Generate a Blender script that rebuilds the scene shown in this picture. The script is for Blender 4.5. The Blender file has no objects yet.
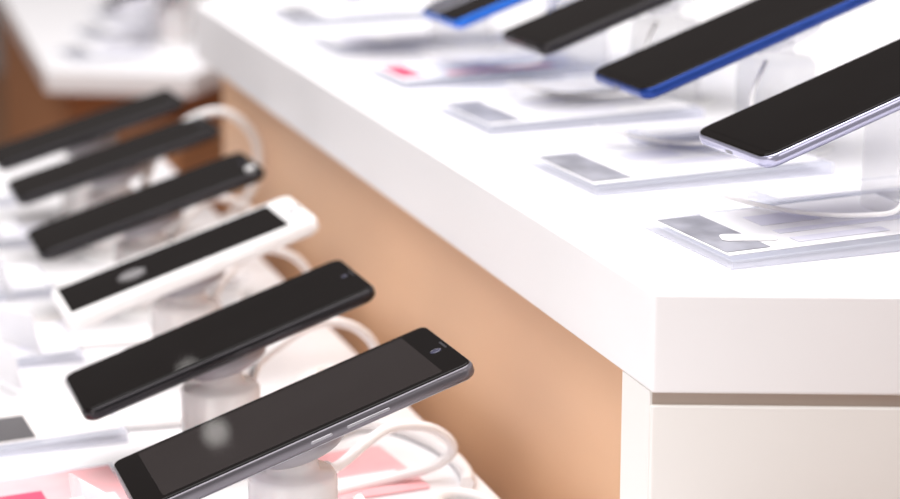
import bpy, math, random
from mathutils import Matrix, Vector, Euler
random.seed(4)
S=bpy.context.scene
COL=S.collection
try: S.view_settings.view_transform='Standard'
except Exception: pass

# ------------------------------------------------------------ materials
def mat(name, col, rough=.5, metal=0, trans=0, ior=1.45, col2=None, nscale=20, coat=0, spec=.5, sss=0, alpha=1):
    m=bpy.data.materials.new(name); m.use_nodes=True
    nt=m.node_tree; b=nt.nodes['Principled BSDF']
    b.inputs['Roughness'].default_value=rough
    b.inputs['Metallic'].default_value=metal
    b.inputs['Transmission Weight'].default_value=trans
    b.inputs['IOR'].default_value=ior
    b.inputs['Coat Weight'].default_value=coat
    b.inputs['Specular IOR Level'].default_value=spec
    b.inputs['Alpha'].default_value=alpha
    if sss:
        b.inputs['Subsurface Weight'].default_value=sss
        b.inputs['Subsurface Radius'].default_value=(1,.8,.8); b.inputs['Subsurface Scale'].default_value=.015
    c1=(*col,1); c2=(*(col2 or tuple(min(1,x*.96) for x in col)),1)
    tc=nt.nodes.new('ShaderNodeTexCoord'); no=nt.nodes.new('ShaderNodeTexNoise')
    no.inputs['Scale'].default_value=nscale; no.inputs['Detail'].default_value=3
    cr=nt.nodes.new('ShaderNodeValToRGB')
    cr.color_ramp.elements[0].position=.35; cr.color_ramp.elements[1].position=.65
    cr.color_ramp.elements[0].color=c1; cr.color_ramp.elements[1].color=c2
    nt.links.new(tc.outputs['Object'],no.inputs['Vector'])
    nt.links.new(no.outputs['Fac'],cr.inputs['Fac'])
    nt.links.new(cr.outputs['Color'],b.inputs['Base Color'])
    return m
def wood(name,c1,c2,scale=(1,1,14),ns=4):
    m=bpy.data.materials.new(name); m.use_nodes=True
    nt=m.node_tree; b=nt.nodes['Principled BSDF']; b.inputs['Roughness'].default_value=.5
    tc=nt.nodes.new('ShaderNodeTexCoord'); mp=nt.nodes.new('ShaderNodeMapping'); mp.inputs['Scale'].default_value=scale
    no=nt.nodes.new('ShaderNodeTexNoise'); no.inputs['Scale'].default_value=ns; no.inputs['Detail'].default_value=5
    cr=nt.nodes.new('ShaderNodeValToRGB')
    cr.color_ramp.elements[0].position=.3; cr.color_ramp.elements[1].position=.7
    cr.color_ramp.elements[0].color=(*c1,1); cr.color_ramp.elements[1].color=(*c2,1)
    nt.links.new(tc.outputs['Object'],mp.inputs[0]); nt.links.new(mp.outputs[0],no.inputs['Vector'])
    nt.links.new(no.outputs['Fac'],cr.inputs['Fac']); nt.links.new(cr.outputs['Color'],b.inputs['Base Color'])
    return m
M_top=mat('white_laminate',(.90,.888,.905),.35,col2=(.885,.872,.89),nscale=6)
M_face=mat('white_painted_panel',(.87,.85,.83),.5,col2=(.85,.83,.81),nscale=5)
M_gap=mat('shadow_gap_brown',(.42,.34,.29),.6)
M_wood=wood('tan_wood_panel',(.79,.49,.30),(.81,.505,.315),(1,1,12),3)
M_floor=wood('brown_wood_floor',(.42,.20,.10),(.50,.26,.14),(2,14,1))
M_wood2=wood('brown_wood_body',(.50,.25,.12),(.53,.27,.135),(2,2,1))
M_black=mat('black_glass',(.004,.003,.003),.02,col2=(.005,.004,.004),spec=.22)
M_disp=mat('dark_display',(.024,.020,.020),.03,col2=(.022,.018,.018),spec=.30)
M_hole=mat('speaker_grille',(.03,.03,.035),.4)
M_port=mat('charging_socket',(.22,.22,.25),.4)
M_lens=mat('camera_lens_glass',(.06,.06,.10),.05)
M_grey=mat('grey_metal',(.17,.16,.18),.3,.7)
M_key=mat('grey_metal_key',(.40,.39,.42),.35,.7)
M_silver=mat('silver_metal',(.72,.71,.80),.28,.6)
M_dark=mat('dark_metal',(.03,.027,.03),.2,.6)
M_blue=mat('blue_metal',(.012,.05,.27),.22,.5)
M_blue2=mat('bright_blue_metal',(.015,.16,.72),.25,.4)
M_lav=mat('lavender_metal',(.50,.50,.66),.18,.6)
M_white=mat('white_plastic',(.93,.92,.92),.3)
M_puck=mat('grey_rubber_mount',(.30,.28,.30),.3,coat=.5)
M_ped=mat('frosted_plastic',(.98,.92,.92),.15,sss=.4,coat=.6,alpha=.72)
M_acr=mat('clear_acrylic',(.84,.86,1.0),.06,alpha=.5,col2=(.86,.88,1.0))
M_clear=mat('translucent_acrylic',(.97,.97,1.0),.08,alpha=.26)
M_disc=mat('translucent_disc',(.75,.73,.75),.3,alpha=.28)
M_paper=mat('paper_white',(.92,.91,.93),.6)
M_paper2=mat('paper_cream',(.90,.86,.85),.6)
M_swatch=mat('printed_grey_picture',(.22,.22,.25),.3,col2=(.40,.40,.45),nscale=45)
M_dcard=mat('printed_dark_grey',(.10,.095,.10),.4)
M_pink=mat('printed_pink_paper',(.92,.44,.47),.6,col2=(.91,.54,.56),nscale=30)
M_red=mat('printed_red',(.85,.08,.16),.5)
M_band=mat('printed_lavender_band',(.76,.75,.85),.6)
M_cable=mat('white_cable_rubber',(.93,.91,.91),.35)

# ------------------------------------------------------------ mesh helpers
def mk(name, verts, faces, m, smooth=False, parent=None):
    me=bpy.data.meshes.new(name); me.from_pydata([tuple(v) for v in verts],[],faces); me.update()
    me.materials.append(m)
    if smooth:
        for p in me.polygons: p.use_smooth = len(p.vertices)<=4
    o=bpy.data.objects.new(name,me); COL.objects.link(o)
    if parent: o.parent=parent
    return o
def outline(L,W,r,n=8,cx=0,cy=0):
    hx,hy=L/2,W/2; r=max(min(r,hx,hy),1e-5); pts=[]
    for k,(sx,sy) in enumerate(((1,1),(-1,1),(-1,-1),(1,-1))):
        for i in range(n+1):
            a=math.pi/2*(k+i/n)
            pts.append((cx+sx*(hx-r)+r*math.cos(a), cy+sy*(hy-r)+r*math.sin(a)))
    return pts
def prism(name,L,W,r,prof,m,parent=None,cx=0,cy=0,n=8,smooth=True):
    v=[];f=[];N=4*(n+1)
    for z,ins in prof:
        for (x,y) in outline(L-2*ins,W-2*ins,r-ins,n,cx,cy): v.append((x,y,z))
    for k in range(len(prof)-1):
        for i in range(N):
            j=(i+1)%N; f.append((k*N+i,k*N+j,(k+1)*N+j,(k+1)*N+i))
    f.append(tuple(reversed(range(N)))); f.append(tuple(range((len(prof)-1)*N,len(prof)*N)))
    return mk(name,v,f,m,smooth,parent)
def lathe(name,prof,m,parent=None,n=40,M=None):
    v=[];f=[]
    for r,z in prof:
        for i in range(n):
            a=2*math.pi*i/n; p=Vector((r*math.cos(a),r*math.sin(a),z)); v.append(M@p if M else p)
    for k in range(len(prof)-1):
        for i in range(n):
            j=(i+1)%n; f.append((k*n+i,k*n+j,(k+1)*n+j,(k+1)*n+i))
    f.append(tuple(reversed(range(n)))); f.append(tuple(range((len(prof)-1)*n,len(prof)*n)))
    return mk(name,v,f,m,True,parent)
def poly_slab(name,pts,z0,z1,m,bev=.0015,parent=None):
    n=len(pts); v=[(x,y,z0) for x,y in pts]+[(x,y,z1) for x,y in pts]
    area=sum(pts[i][0]*pts[(i+1)%n][1]-pts[(i+1)%n][0]*pts[i][1] for i in range(n))
    f=[(i,(i+1)%n,n+(i+1)%n,n+i) for i in range(n)]+[tuple(reversed(range(n))),tuple(range(n,2*n))]
    if area<0: f=[tuple(reversed(q)) for q in f]
    o=mk(name,v,f,m,False,parent)
    if bev:
        b=o.modifiers.new('bevel','BEVEL'); b.width=bev; b.segments=3
    return o
def catmull(P,k=10):
    P=[Vector(p) for p in P]; P=[2*P[0]-P[1]]+P+[2*P[-1]-P[-2]]; out=[]
    for i in range(1,len(P)-2):
        for j in range(k):
            t=j/k; a,b,c,d=P[i-1],P[i],P[i+1],P[i+2]
            out.append(.5*((2*b)+(c-a)*t+(2*a-5*b+4*c-d)*t*t+(3*b-a-3*c+d)*t**3))
    out.append(P[-2]); return out
def tube(name,P,r,m,parent=None,n=10,origin=None):
    pts=catmull(P); v=[];f=[]
    o0=Vector(origin) if origin else Vector(pts[0])
    up=Vector((0,0,1)); prev=None
    for i,p in enumerate(pts):
        t=(pts[min(i+1,len(pts)-1)]-pts[max(i-1,0)]).normalized()
        if prev is None:
            s=t.cross(up); s=s if s.length>1e-3 else Vector((1,0,0)); s.normalize()
        else:
            s=(prev-t*prev.dot(t)).normalized()
        prev=s; u=s.cross(t)
        for k in range(n):
            a=2*math.pi*k/n; v.append(p-o0+s*r*math.cos(a)+u*r*math.sin(a))
    for i in range(len(pts)-1):
        for k in range(n):
            j=(k+1)%n; f.append((i*n+k,i*n+j,(i+1)*n+j,(i+1)*n+k))
    f.append(tuple(range(n))); f.append(tuple(reversed(range((len(pts)-1)*n,len(pts)*n))))
    o=mk(name,v,f,m,True,parent); o.location=o0; return o
def empty(name,loc,label,cat,group=None):
    e=bpy.data.objects.new(name,None); e.empty_display_size=.02; COL.objects.link(e); e.location=loc
    e['label']=label; e['category']=cat
    if group: e['group']=group
    return e
def tag(o,label,cat,group=None,kind=None):
    o['label']=label; o['category']=cat
    if group: o['group']=group
    if kind: o['kind']=kind

# ------------------------------------------------------------ things
def phone(loc,L,W,beta,roll,yaw,frame_m,style,label,group,t=.0068,r=.009,disc=None):
    e=empty('smartphone',loc,label,'phone',group)
    e.matrix_world=Matrix.Translation(loc)@Matrix.Rotation(math.radians(yaw),4,'Z')@Matrix.Rotation(-math.radians(beta),4,'Y')@Matrix.Rotation(math.radians(roll),4,'X')
    h=t/2
    prism('frame',L,W,r,[(-h,.0022),(-h+.0006,.0010),(-h+.0014,.0003),(-h+.0022,0),(h-.0015,0),(h-.0007,.0003),(h-.0002,.0007),(h,.0010)],frame_m,e)
    prism('back_cover',L-.004,W-.004,r-.002,[(-h-.0006,.0012),(-h-.0003,.0004),(-h,0)],frame_m if style!='old' else M_silver,e)
    gm=M_white if style=='white' else M_black
    prism('front_glass',L-.0016,W-.0016,r-.0008,[(h-.0002,0),(h+.0004,.0001),(h+.0007,.0005)],gm,e)
    z=h+.0007
    if style=='old': x0,x1,by=-L/2+.0125,L/2-.0135,.0035
    elif style=='white': x0,x1,by=-L/2+.004,L/2-.015,.0042
    else: x0,x1,by=-L/2+.005,L/2-.005,.003
    prism('display',x1-x0,W-2*by-.002,.001 if style in('old','white') else r-.004,[(z-.0001,0),(z+.00012,0)],M_disp if style=='old' else M_black,e,cx=(x0+x1)/2)
    if style in('old','white'):
        prism('earpiece',.0010,.010,.0005,[(z-.0001,0),(z+.0001,0)],M_hole,e,cx=L/2-.003,n=4)
        lathe('camera_lens',[(.0026,z-.0001),(.0026,z+.0002),(.0017,z+.0003)],M_lens,e,n=20,M=Matrix.Translation((L/2-.0078,-.004,0)))
    else:
        prism('earpiece',.0008,.010,.0004,[(z,0),(z+.0003,0)],M_hole,e,cx=L/2-.003,n=4)
        lathe('camera_lens',[(.0016,z),(.0016,z+.0003),(.001,z+.0003)],M_lens,e,n=16,M=Matrix.Translation((L/2-.007,0,0)))
    bm=M_key if style=='old' else frame_m
    for cx,ln in ((L*.17,.020),(L*.03,.010)):
        v=prism('side_button',ln,.0014,.0007,[(-.0003,0),(.0003,.0001),(.0005,.0003)],bm,e,n=4)
        v.location=(cx,-W/2,0); v.rotation_euler=(math.radians(90),0,0)
    pr=prism('charging_port',.0016,.007,.0008,[(-.0002,0),(.0001,0)],M_port,e,n=4)
    pr.location=(-L/2,0,0); pr.rotation_euler=(0,math.radians(-90),0)
    if disc:
        sx,sy,sr,sm=disc
        lathe('pale_disc',[(sr,z),(sr,z+.0010),(sr*.8,z+.0018),(sr*.3,z+.0020)],sm,e,n=24,M=Matrix.Translation((sx,sy,0)))  # pale disc on the glass; the small white one paints a glint
    return e
def stand(x,y,zs,zp,beta,roll,yaw,kind,label,group):
    e=empty('display_stand',(x,y,zs),label,'display stand',group)
    H=zp-zs; under=.0041
    R=Matrix.Rotation(math.radians(yaw),4,'Z')@Matrix.Rotation(-math.radians(beta),4,'Y')@Matrix.Rotation(math.radians(roll),4,'X')
    Mp=Matrix.Translation((0,0,H))@R
    if kind=='round':
        lathe('mount_puck',[(.018,-under-.0100),(.0195,-under-.009),(.0205,-under-.006),(.0205,-under-.0015),(.0195,-under-.0003),(.018,-under)],M_puck,e,M=Mp)
        top=H-.0225
        lathe('pedestal',[(.0195,0),(.0205,.001),(.0205,.003),(.0195,.004),(.0195,top-.003),(.018,top-.0005),(.012,top),(.011,top+.004),(.011,H-.016)],M_ped,e)
        lathe('base_plate',[(.026,0),(.0265,.0006),(.0265,.0022),(.025,.003),(.020,.003)],M_white,e)
    else:
        lathe('mount_puck',[(.0175,-under-.010),(.0195,-under-.009),(.0205,-under-.006),(.0205,-under-.0015),(.0195,-under-.0003),(.0175,-under)],M_clear,e,M=Mp)
        top=H-.022
        lathe('pedestal',[(.0215,0),(.0225,.001),(.0225,.003),(.021,.005),(.0205,top-.004),(.018,top-.0005),(.010,top),(.009,top+.004),(.009,H-.014)],M_clear,e)
        lathe('base_plate',[(.030,0),(.0305,.0004),(.0305,.0012),(.0295,.0016)],M_white,e)
    return e
def card(x,y,zs,yaw,style,label,group,L=.13,W=.080,h0=.0038,h1=.0060):
    e=empty('price_card_holder',(x,y,zs),label,'price card holder',group); e.rotation_euler=(0,0,math.radians(yaw))
    hs=lambda X:h0+(h1-h0)*X/L
    v=[(0,0,0),(L,0,0),(L,W,0),(0,W,0),(0,0,h0),(L,0,h1),(L,W,h1),(0,W,h0)]
    f=[(3,2,1,0),(4,5,6,7),(0,1,5,4),(1,2,6,5),(2,3,7,6),(3,0,4,7)]
    o=mk('acrylic_block',v,f,M_acr,False,e); b=o.modifiers.new('bevel','BEVEL'); b.width=.0008; b.segments=2
    def quad(nm,x0,x1,y0,y1,m,d):
        vv=[]
        for dz in(0,.00025):
            for X,Y in((x0,y0),(x1,y0),(x1,y1),(x0,y1)): vv.append((X,Y,hs(X)+d+dz))
        mk(nm,vv,[(3,2,1,0),(4,5,6,7),(0,1,5,4),(1,2,6,5),(2,3,7,6),(3,0,4,7)],m,False,e)
    pm={'phone':M_paper,'grey':M_paper,'red':M_paper,'pink':M_pink,'plain':M_paper,'dark':M_paper2}[style]
    quad('paper_insert',.003,L-.003,.008,W-.004,pm,.0001)
    if style in('grey','phone'):
        quad('printed_picture',.004,.025,.012,W-.006,M_swatch,.0005)
        if style=='phone':  # 'phone' style: no phone drawn, grey picture with a painted white glare
            o=prism('painted_glare',.024,.011,.003,[(hs(.02)+.0008,0),(hs(.02)+.0012,0)],M_paper,e)  # white rounded shape paints a glare across the picture edge
            o.location=(.024,W*.36,0); o.rotation_euler=(0,0,math.radians(-20))
        quad('printed_band',.040,.085,.014,.022,M_band,.0005)
        quad('printed_band',.040,.110,.030,.036,M_band,.0005)
        quad('printed_band',.040,.070,.045,.062,M_band,.0005)
    if style=='dark':
        quad('printed_picture',.004,.040,.010,W-.022,M_dcard,.0005)
    if style=='red':
        quad('printed_picture',.006,.020,.018,W-.012,M_red,.0005)
        quad('printed_band',.035,L*.8,.012,W*.35,M_pink,.0005)
    if style=='pink':
        quad('printed_band',.02,.045,.030,.044,M_red,.0005)
        quad('printed_band',.055,L*.9,.012,W*.4,M_paper,.0005)
    if style=='plain':
        quad('printed_band',.01,.035,.014,W*.6,M_band,.0005)
        quad('printed_band',.045,L*.8,.014,.024,M_band,.0005)
    return e

# ------------------------------------------------------------ setting
ZR,ZL=.90,.76
fl=poly_slab('floor',[(-2.5,-2),(3,-2),(3,6),(-2.5,6)],-.03,0,M_floor,0); fl['kind']='structure'

rc=empty('raised_display_counter',(0.3,0.4,0),'tall white display counter with tan wood side panel','display counter')
def inpar(o,p):
    o.parent=p; o.matrix_parent_inverse=Matrix.Translation(p.location).inverted(); return o
top_pts=[(0,0),(.95,-.35),(.95,1.35),(.33,1.35),(0,.875)]
GP=.0055
inpar(poly_slab('countertop',top_pts,ZR-.041,ZR,M_top,.0012),rc)
inpar(poly_slab('shadow_gap',[(.0012,.0025),(.93,-.336),(.93,1.3),(.34,1.3),(.03,.85),(.03,.03),(.0012,.03)],ZR-.041-GP,ZR-.041,M_gap,0),rc)
inpar(poly_slab('front_panel',[(.0005,.001),(.93,-.341),(.93,-.31),(.0005,.031)],.02,ZR-.041-GP,M_face,.0008),rc)
inpar(poly_slab('side_edge_panel',[(.0002,.0025),(.0012,.0025),(.0012,.031),(.0002,.031)],.02,ZR-.041,M_face,0),rc)
inpar(poly_slab('wood_side_panel',[(.016,.031),(.045,.010),(.045,.86),(.016,.86)],.02,ZR-.041-GP,M_wood,0),rc)
inpar(poly_slab('wood_top_rail',[(.016,.031),(.03,.031),(.03,.86),(.016,.86)],ZR-.041-GP,ZR-.041,M_wood,0),rc)
inpar(poly_slab('wood_back_panel',[(.020,.86),(.35,1.3),(.92,1.3),(.92,1.28),(.36,1.28),(.045,.86)],.02,ZR-.041-GP,M_wood2,0),rc)
inpar(poly_slab('plinth',[(.03,.03),(.9,-.28),(.9,1.25),(.37,1.25),(.05,.84)],0,.02,M_gap,0),rc)

lc=empty('lower_display_counter',(-.4,.4,0),'low white display counter against the taller one','display counter')
lp=[(-.008,-.35),(-.008,1.03),(-.85,1.03),(-.85,-.35)]
inpar(poly_slab('countertop',lp,ZL-.03,ZL,M_top,.0015),lc)
inpar(poly_slab('cabinet_body',[(-.05,-.3),(-.05,.99),(-.81,.99),(-.81,-.3)],0,ZL-.03,M_wood,0),lc)

fc=empty('far_display_counter',(.2,1.9,0),'white topped display counter with brown wood body','display counter')
fp=[(-.038,1.441),(.098,1.372),(.36,1.75),(.9,1.8),(.9,2.6),(.02,2.6)]
inpar(poly_slab('countertop',fp,ZL-.022,ZL,M_top,.0015),fc)
inpar(poly_slab('cabinet_body',[(-.01,1.475),(.09,1.42),(.35,1.79),(.85,1.84),(.85,2.55),(.05,2.55)],0,ZL-.022,M_wood2,0),fc)

# ------------------------------------------------------------ lower counter phones
G='phones displayed on the lower counter'
GS='stands on the lower counter'
zc=ZL+.065
LP=[
 (-.1205,.110,.154,.072,19,-3,0,M_grey,'old','black smartphone with grey metal frame and wide bezels on stand',.0064,.0055,None),
 (-.123,.243,.151,.068,19,-2,0,M_dark,'new','thin black smartphone with rounded corners and dark frame',.0060,.007,None),
 (-.109,.395,.146,.068,18,-2,0,M_white,'white','white smartphone with black screen on a display stand',.0082,.007,(-.030,-.005,.008,M_disc)),  # pale translucent disc laid on the screen
 (-.104,.538,.145,.070,17,-2,0,M_dark,'new','glossy black smartphone with painted white glint near one corner',.006,.009,(.065,-.024,.0030,M_white)),  # white disc stands in for a lamp glint on the corner
 (-.099,.681,.142,.068,16,-2,0,M_dark,'new','glossy black smartphone tilted on a display stand',.006,.009,None),
 (-.099,.791,.140,.068,16,-2,0,M_dark,'new','glossy black smartphone tilted on a display stand',.006,.009,None),
]
for i,(x,y,L,W,b,r,yw,fm,st,lab,t,rr,dsc) in enumerate(LP):
    phone((x,y,zc),L,W,b,r,yw,fm,st,lab,G,t=t,r=rr,disc=dsc)
    stand(x,y,ZL,zc,b,r,yw,'round','frosted pinkish pedestal stand with grey round phone mount',GS)
G2='phones displayed on the raised counter'; GS2='stands on the raised counter'
zr=ZR+.0645
RP=[
 (.144,.080,.160,.073,20,-2,0,M_lav,'black smartphone with lavender frame on clear stand'),
 (.158,.242,.158,.073,20,-2,0,M_blue,'black smartphone with blue frame on clear stand'),
 (.158,.384,.158,.072,20,-2,0,M_dark,'black smartphone with dark frame on clear stand'),
 (.148,.498,.162,.074,20,-2,0,M_blue2,'dark smartphone with bright blue frame on stand'),
 (.110,.612,.150,.070,20,-2,0,M_silver,'black smartphone with silver frame on clear stand'),
]
for i,(x,y,L,W,b,r,yw,fm,lab) in enumerate(RP):
    phone((x,y,zr),L,W,b,r,yw,fm,'new',lab,G2,t=.0058,r=.0075)
    stand(x+.016,y+.004,ZR,zr+.0058,b,r,yw,'clear','clear acrylic pedestal stand with round phone mount',GS2)
GC='price card holders on the raised counter'
card(.045,.024,ZR,4,'phone','clear acrylic price holder with grey printed picture and painted white glare',GC,L=.12)
card(.043,.168,ZR,4,'grey','clear acrylic price holder with grey printed picture',GC)
card(.044,.322,ZR,4,'grey','clear acrylic price holder with grey printed picture',GC)
card(.042,.470,ZR,4,'red','acrylic price holder with red printed picture',GC,W=.07)
card(.040,.610,ZR,4,'plain','plain white acrylic price card holder',GC,W=.07)
card(.045,.735,ZR,4,'grey','clear acrylic price holder with grey printed picture',GC,W=.07)
GC2='price card holders on the lower counter'
for (x,y,st) in ((-.258,.172,'pink'),(-.246,.285,'dark'),(-.245,.43,'plain'),(-.240,.575,'plain'),(-.235,.71,'grey'),(-.23,.84,'plain')):
    card(x,y,ZL,3,st,{'dark':'acrylic price holder with dark grey printed picture','pink':'acrylic price holder with pink printed paper','grey':'acrylic price holder with grey printed picture','plain':'plain white acrylic price card holder'}[st],GC2,L=.085,W=.07)
GL='small loose info cards on the lower counter'
def loose(x,y,a,b,rot,m,lab,band=M_band,cat='info card'):
    e=empty('info_card',(x,y,ZL),lab,cat,GL); e.rotation_euler=(0,0,math.radians(rot))
    prism('card_sheet',a,b,.002,[(.0002,0),(.0012,0)],m,e)
    prism('printed_band',a*.7,b*.22,.0005,[(.0012,0),(.00145,0)],band,e,cy=-b*.18)
loose(-.062,.208,.046,.066,6,M_pink,'small pink info card lying between phone stands',M_paper)
loose(-.068,.300,.04,.05,12,M_paper2,'small cream info card beside a phone stand')
loose(-.185,.375,.045,.03,-8,M_paper,'small white info card beside a phone stand')
loose(-.060,.470,.04,.05,5,M_paper,'small white info card beside a phone stand')
loose(-.165,.520,.05,.03,15,M_paper2,'small cream info card beside a phone stand')
loose(-.165,.200,.035,.045,-6,M_paper,'small white info card beside a phone stand')
def lstand(x,y,rot,zs=None,grp='clear label stands on the lower counter',w=.045,h=.030):
    e=empty('label_stand',(x,y,zs or ZL),'small clear acrylic upright label stand','label stand',grp)
    e.rotation_euler=(0,0,math.radians(rot))
    P=[(-.014,0),(.014,0),(.014,.0016),(-.010,.0016),(-.016,h),(-.0176,h)]
    n=len(P)
    v=[(p[0],-w/2,p[1]) for p in P]+[(p[0],w/2,p[1]) for p in P]
    f=[(i,i+n,(i+1)%n+n,(i+1)%n) for i in range(n)]+[tuple(range(n)),tuple(reversed(range(n,2*n)))]
    mk('acrylic_holder',v,f,M_clear,False,e)
    vv=[(-.0085,-w*.42,.004),(-.0085,w*.42,.004),(-.0143,w*.42,h-.002),(-.0143,-w*.42,h-.002)]
    vv+=[(a+.0004,b_,c) for a,b_,c in vv]
    mk('label_sheet',vv,[(0,1,2,3),(7,6,5,4),(0,4,5,1),(1,5,6,2),(2,6,7,3),(3,7,4,0)],M_paper,False,e)
for (x,y,rt) in ((-.185,.155,20),(-.20,.40,20),(-.185,.465,30),(-.18,.60,20),(-.055,.590,60),(-.17,.735,20),(-.19,.87,20)):
    lstand(x,y,rt)
GCB='white charging cables on the lower counter'
def loopcable(x,y,zs,dx,group=GCB,r=.0024,k=1):
    z0=zs+r+.0003
    P=[(x+.018,y+.012,zs+.038),(x+.030,y+.035,zs+.044*k),(x+.055+dx,y+.062,zs+.052*k),(x+.080+dx,y+.072,zs+.044*k),(x+.092+dx,y+.074,zs+.026*k),
       (x+.082+dx,y+.076,zs+.008),(x+.055+dx,y+.078,z0),(x+.03,y+.070,z0),(x-.01,y+.064,z0),(x-.05,y+.066,z0),(x-.08,y+.055,z0)]
    t=tube('charging_cable',P,r,M_cable); tag(t,'white charging cable looping behind a phone stand','cable',group)
for (x,y,dx,r,k) in ((-.1205,.110,.006,.0026,.66),(-.123,.243,.010,.0026,.95),(-.109,.395,0,.0024,1),(-.104,.538,-.002,.0024,1)):
    loopcable(x,y,ZL,dx,r=r,k=k)
P=[(-.078,.69,ZL+.042),(-.062,.705,ZL+.066),(-.040,.71,ZL+.083),(-.015,.712,ZL+.087),(.006,.713,ZL+.068),(.008,.714,ZL+.040),(-.006,.715,ZL+.016),(-.025,.718,ZL+.0045),(-.050,.720,ZL+.0035),(-.066,.722,ZL+.0035)]
t=tube('charging_cable',P,.0029,M_cable); tag(t,'white cable rising in a tall loop beside the phones','cable',GCB)
P=[(-.105,.062,ZL+.046),(-.100,.052,ZL+.036),(-.088,.046,ZL+.020),(-.074,.045,ZL+.008),(-.055,.050,ZL+.0035),(-.035,.062,ZL+.0035),(-.024,.080,ZL+.0035)]
t=tube('charging_cable',P,.0022,M_cable); tag(t,'white charging cable hanging from a phone stand','cable',GCB)
def coil(cx,cy,R,turns,r,a0,z0=.0003,pitch=1.9):
    P=[]; n=int(turns*10)
    for k in range(n+1):
        a=a0+2*math.pi*k/10; q=R*(1-.45*(k/n))
        P.append((cx+q*math.cos(a),cy+q*1.3*math.sin(a),ZL+z0+r+k*r*pitch/10*.35))
    t=tube('coiled_cable',P,r,M_cable); tag(t,'thick white cable coiled on the lower counter','cable','coiled white cables on the lower counter')
coil(-.036,.128,.021,2.6,.0034,1)
coil(-.038,.345,.018,2.3,.0027,2)
coil(-.040,.515,.018,2.3,.0027,0)
zz=ZL+.0035
t=tube('charging_cable',[(-.060,.262,zz),(-.045,.270,zz),(-.028,.260,zz),(-.018,.235,zz),(-.0145,.210,zz),(-.0155,.185,zz),(-.020,.170,zz)],.0034,M_cable)
tag(t,'thick white cable curving along the counter edge','cable',GCB)
GCR='white charging cables on the raised counter'
for (x,y) in ((.150,.080),(.158,.242),(.160,.384),(.145,.500)):
    P=[(x-.002,y-.020,ZR+.050),(x-.016,y-.034,ZR+.036),(x-.020,y-.042,ZR+.018),(x-.030,y-.030,ZR+.012),(x-.05,y+.0,ZR+.0085),(x-.065,y+.045,ZR+.0075),(x-.05,y+.065,ZR+.003),(x+.0,y+.06,ZR+.0025)]
    t=tube('charging_cable',P,.0011,M_cable); tag(t,'thin white charging cable running from a phone stand','cable',GCR)
for (x,y) in ((.170,.128),(.175,.285)):
    e=empty('clear_plate',(x,y,ZR),'thin clear acrylic plate lying on the white counter','acrylic plate','clear plates on the raised counter'); e.rotation_euler=(0,0,math.radians(5))
    prism('plate_body',.130,.026,.003,[(.0002,.0003),(.0006,0),(.0052,0),(.0056,.0004)],M_acr,e)
    prism('paper_insert',.120,.018,.001,[(.0056,0),(.0059,0)],M_paper,e)
for (x,y) in ((.05,1.52),(.09,1.66),(.13,1.80)):
    card(x-.05,y-.03,ZL,8,'grey','acrylic price holder on far white counter','price card holders on the far counter',L=.08,W=.07)
for (x,y) in ((.12,1.58),(.16,1.70),(.20,1.84)):
    phone((x,y,zc),.145,.07,17,-2,0,M_silver,'new','smartphone with silver frame on the far counter','phones displayed on the far counter')
    stand(x,y,ZL,zc,17,-2,0,'round','white pedestal phone stand on the far counter','stands on the far counter')

# ------------------------------------------------------------ light
def area(name,loc,target,size,power,col,sy=None):
    l=bpy.data.lights.new(name,'AREA'); l.energy=power; l.size=size; l.color=col
    o=bpy.data.objects.new(name,l); COL.objects.link(o); o.location=loc
    o.rotation_euler=(Vector(target)-Vector(loc)).to_track_quat('-Z','Y').to_euler()
area('ceiling_softbox',(-.3,.3,3.1),(-.05,.4,.8),3.2,146,(1,.978,.975))
area('near_left_fill',(-1.2,-.9,1.35),(0,.05,.8),.7,4.5,(1,.95,.92))  # no real window: fill light added to grade the wood panel
area('front_light',(1.0,-2.4,2.0),(.2,0,.8),1.4,14.5,(1,.96,.935))
l=bpy.data.lights.new('warm_fill_spot','SPOT'); l.energy=5.5; l.spot_size=math.radians(34); l.spot_blend=1; l.shadow_soft_size=.25; l.color=(1,.86,.70)  # unseen spot added to brighten the near end of the wood panel
o=bpy.data.objects.new('warm_fill_spot',l); COL.objects.link(o); o.location=(-.75,-.35,1.25)
o.rotation_euler=(Vector((.016,.16,.77))-o.location).to_track_quat('-Z','Y').to_euler()
def bulb(loc,e,rad):
    l=bpy.data.lights.new('spot_bulb','POINT'); l.energy=e; l.shadow_soft_size=rad; l.color=(1,.96,.92)
    o=bpy.data.objects.new('spot_bulb',l); COL.objects.link(o); o.location=loc
bulb((-.19,3.0,1.66),.035,.012)
w=bpy.data.worlds.new('world'); S.world=w; w.use_nodes=True
w.node_tree.nodes['Background'].inputs[0].default_value=(.86,.77,.74,1)
w.node_tree.nodes['Background'].inputs[1].default_value=.15

# ------------------------------------------------------------ camera
th=math.radians(14.208); yaw=math.radians(18.288)
cd=bpy.data.cameras.new('camera'); cam=bpy.data.objects.new('camera',cd); COL.objects.link(cam)
cam.location=(-.339,-.769,ZR+.23)
cam.rotation_euler=(math.pi/2-th,0,-yaw)
cd.sensor_width=36; cd.lens=2200/900*36
cd.clip_start=.01
cd.dof.use_dof=True; cd.dof.focus_distance=.93; cd.dof.aperture_fstop=6.3
S.camera=cam
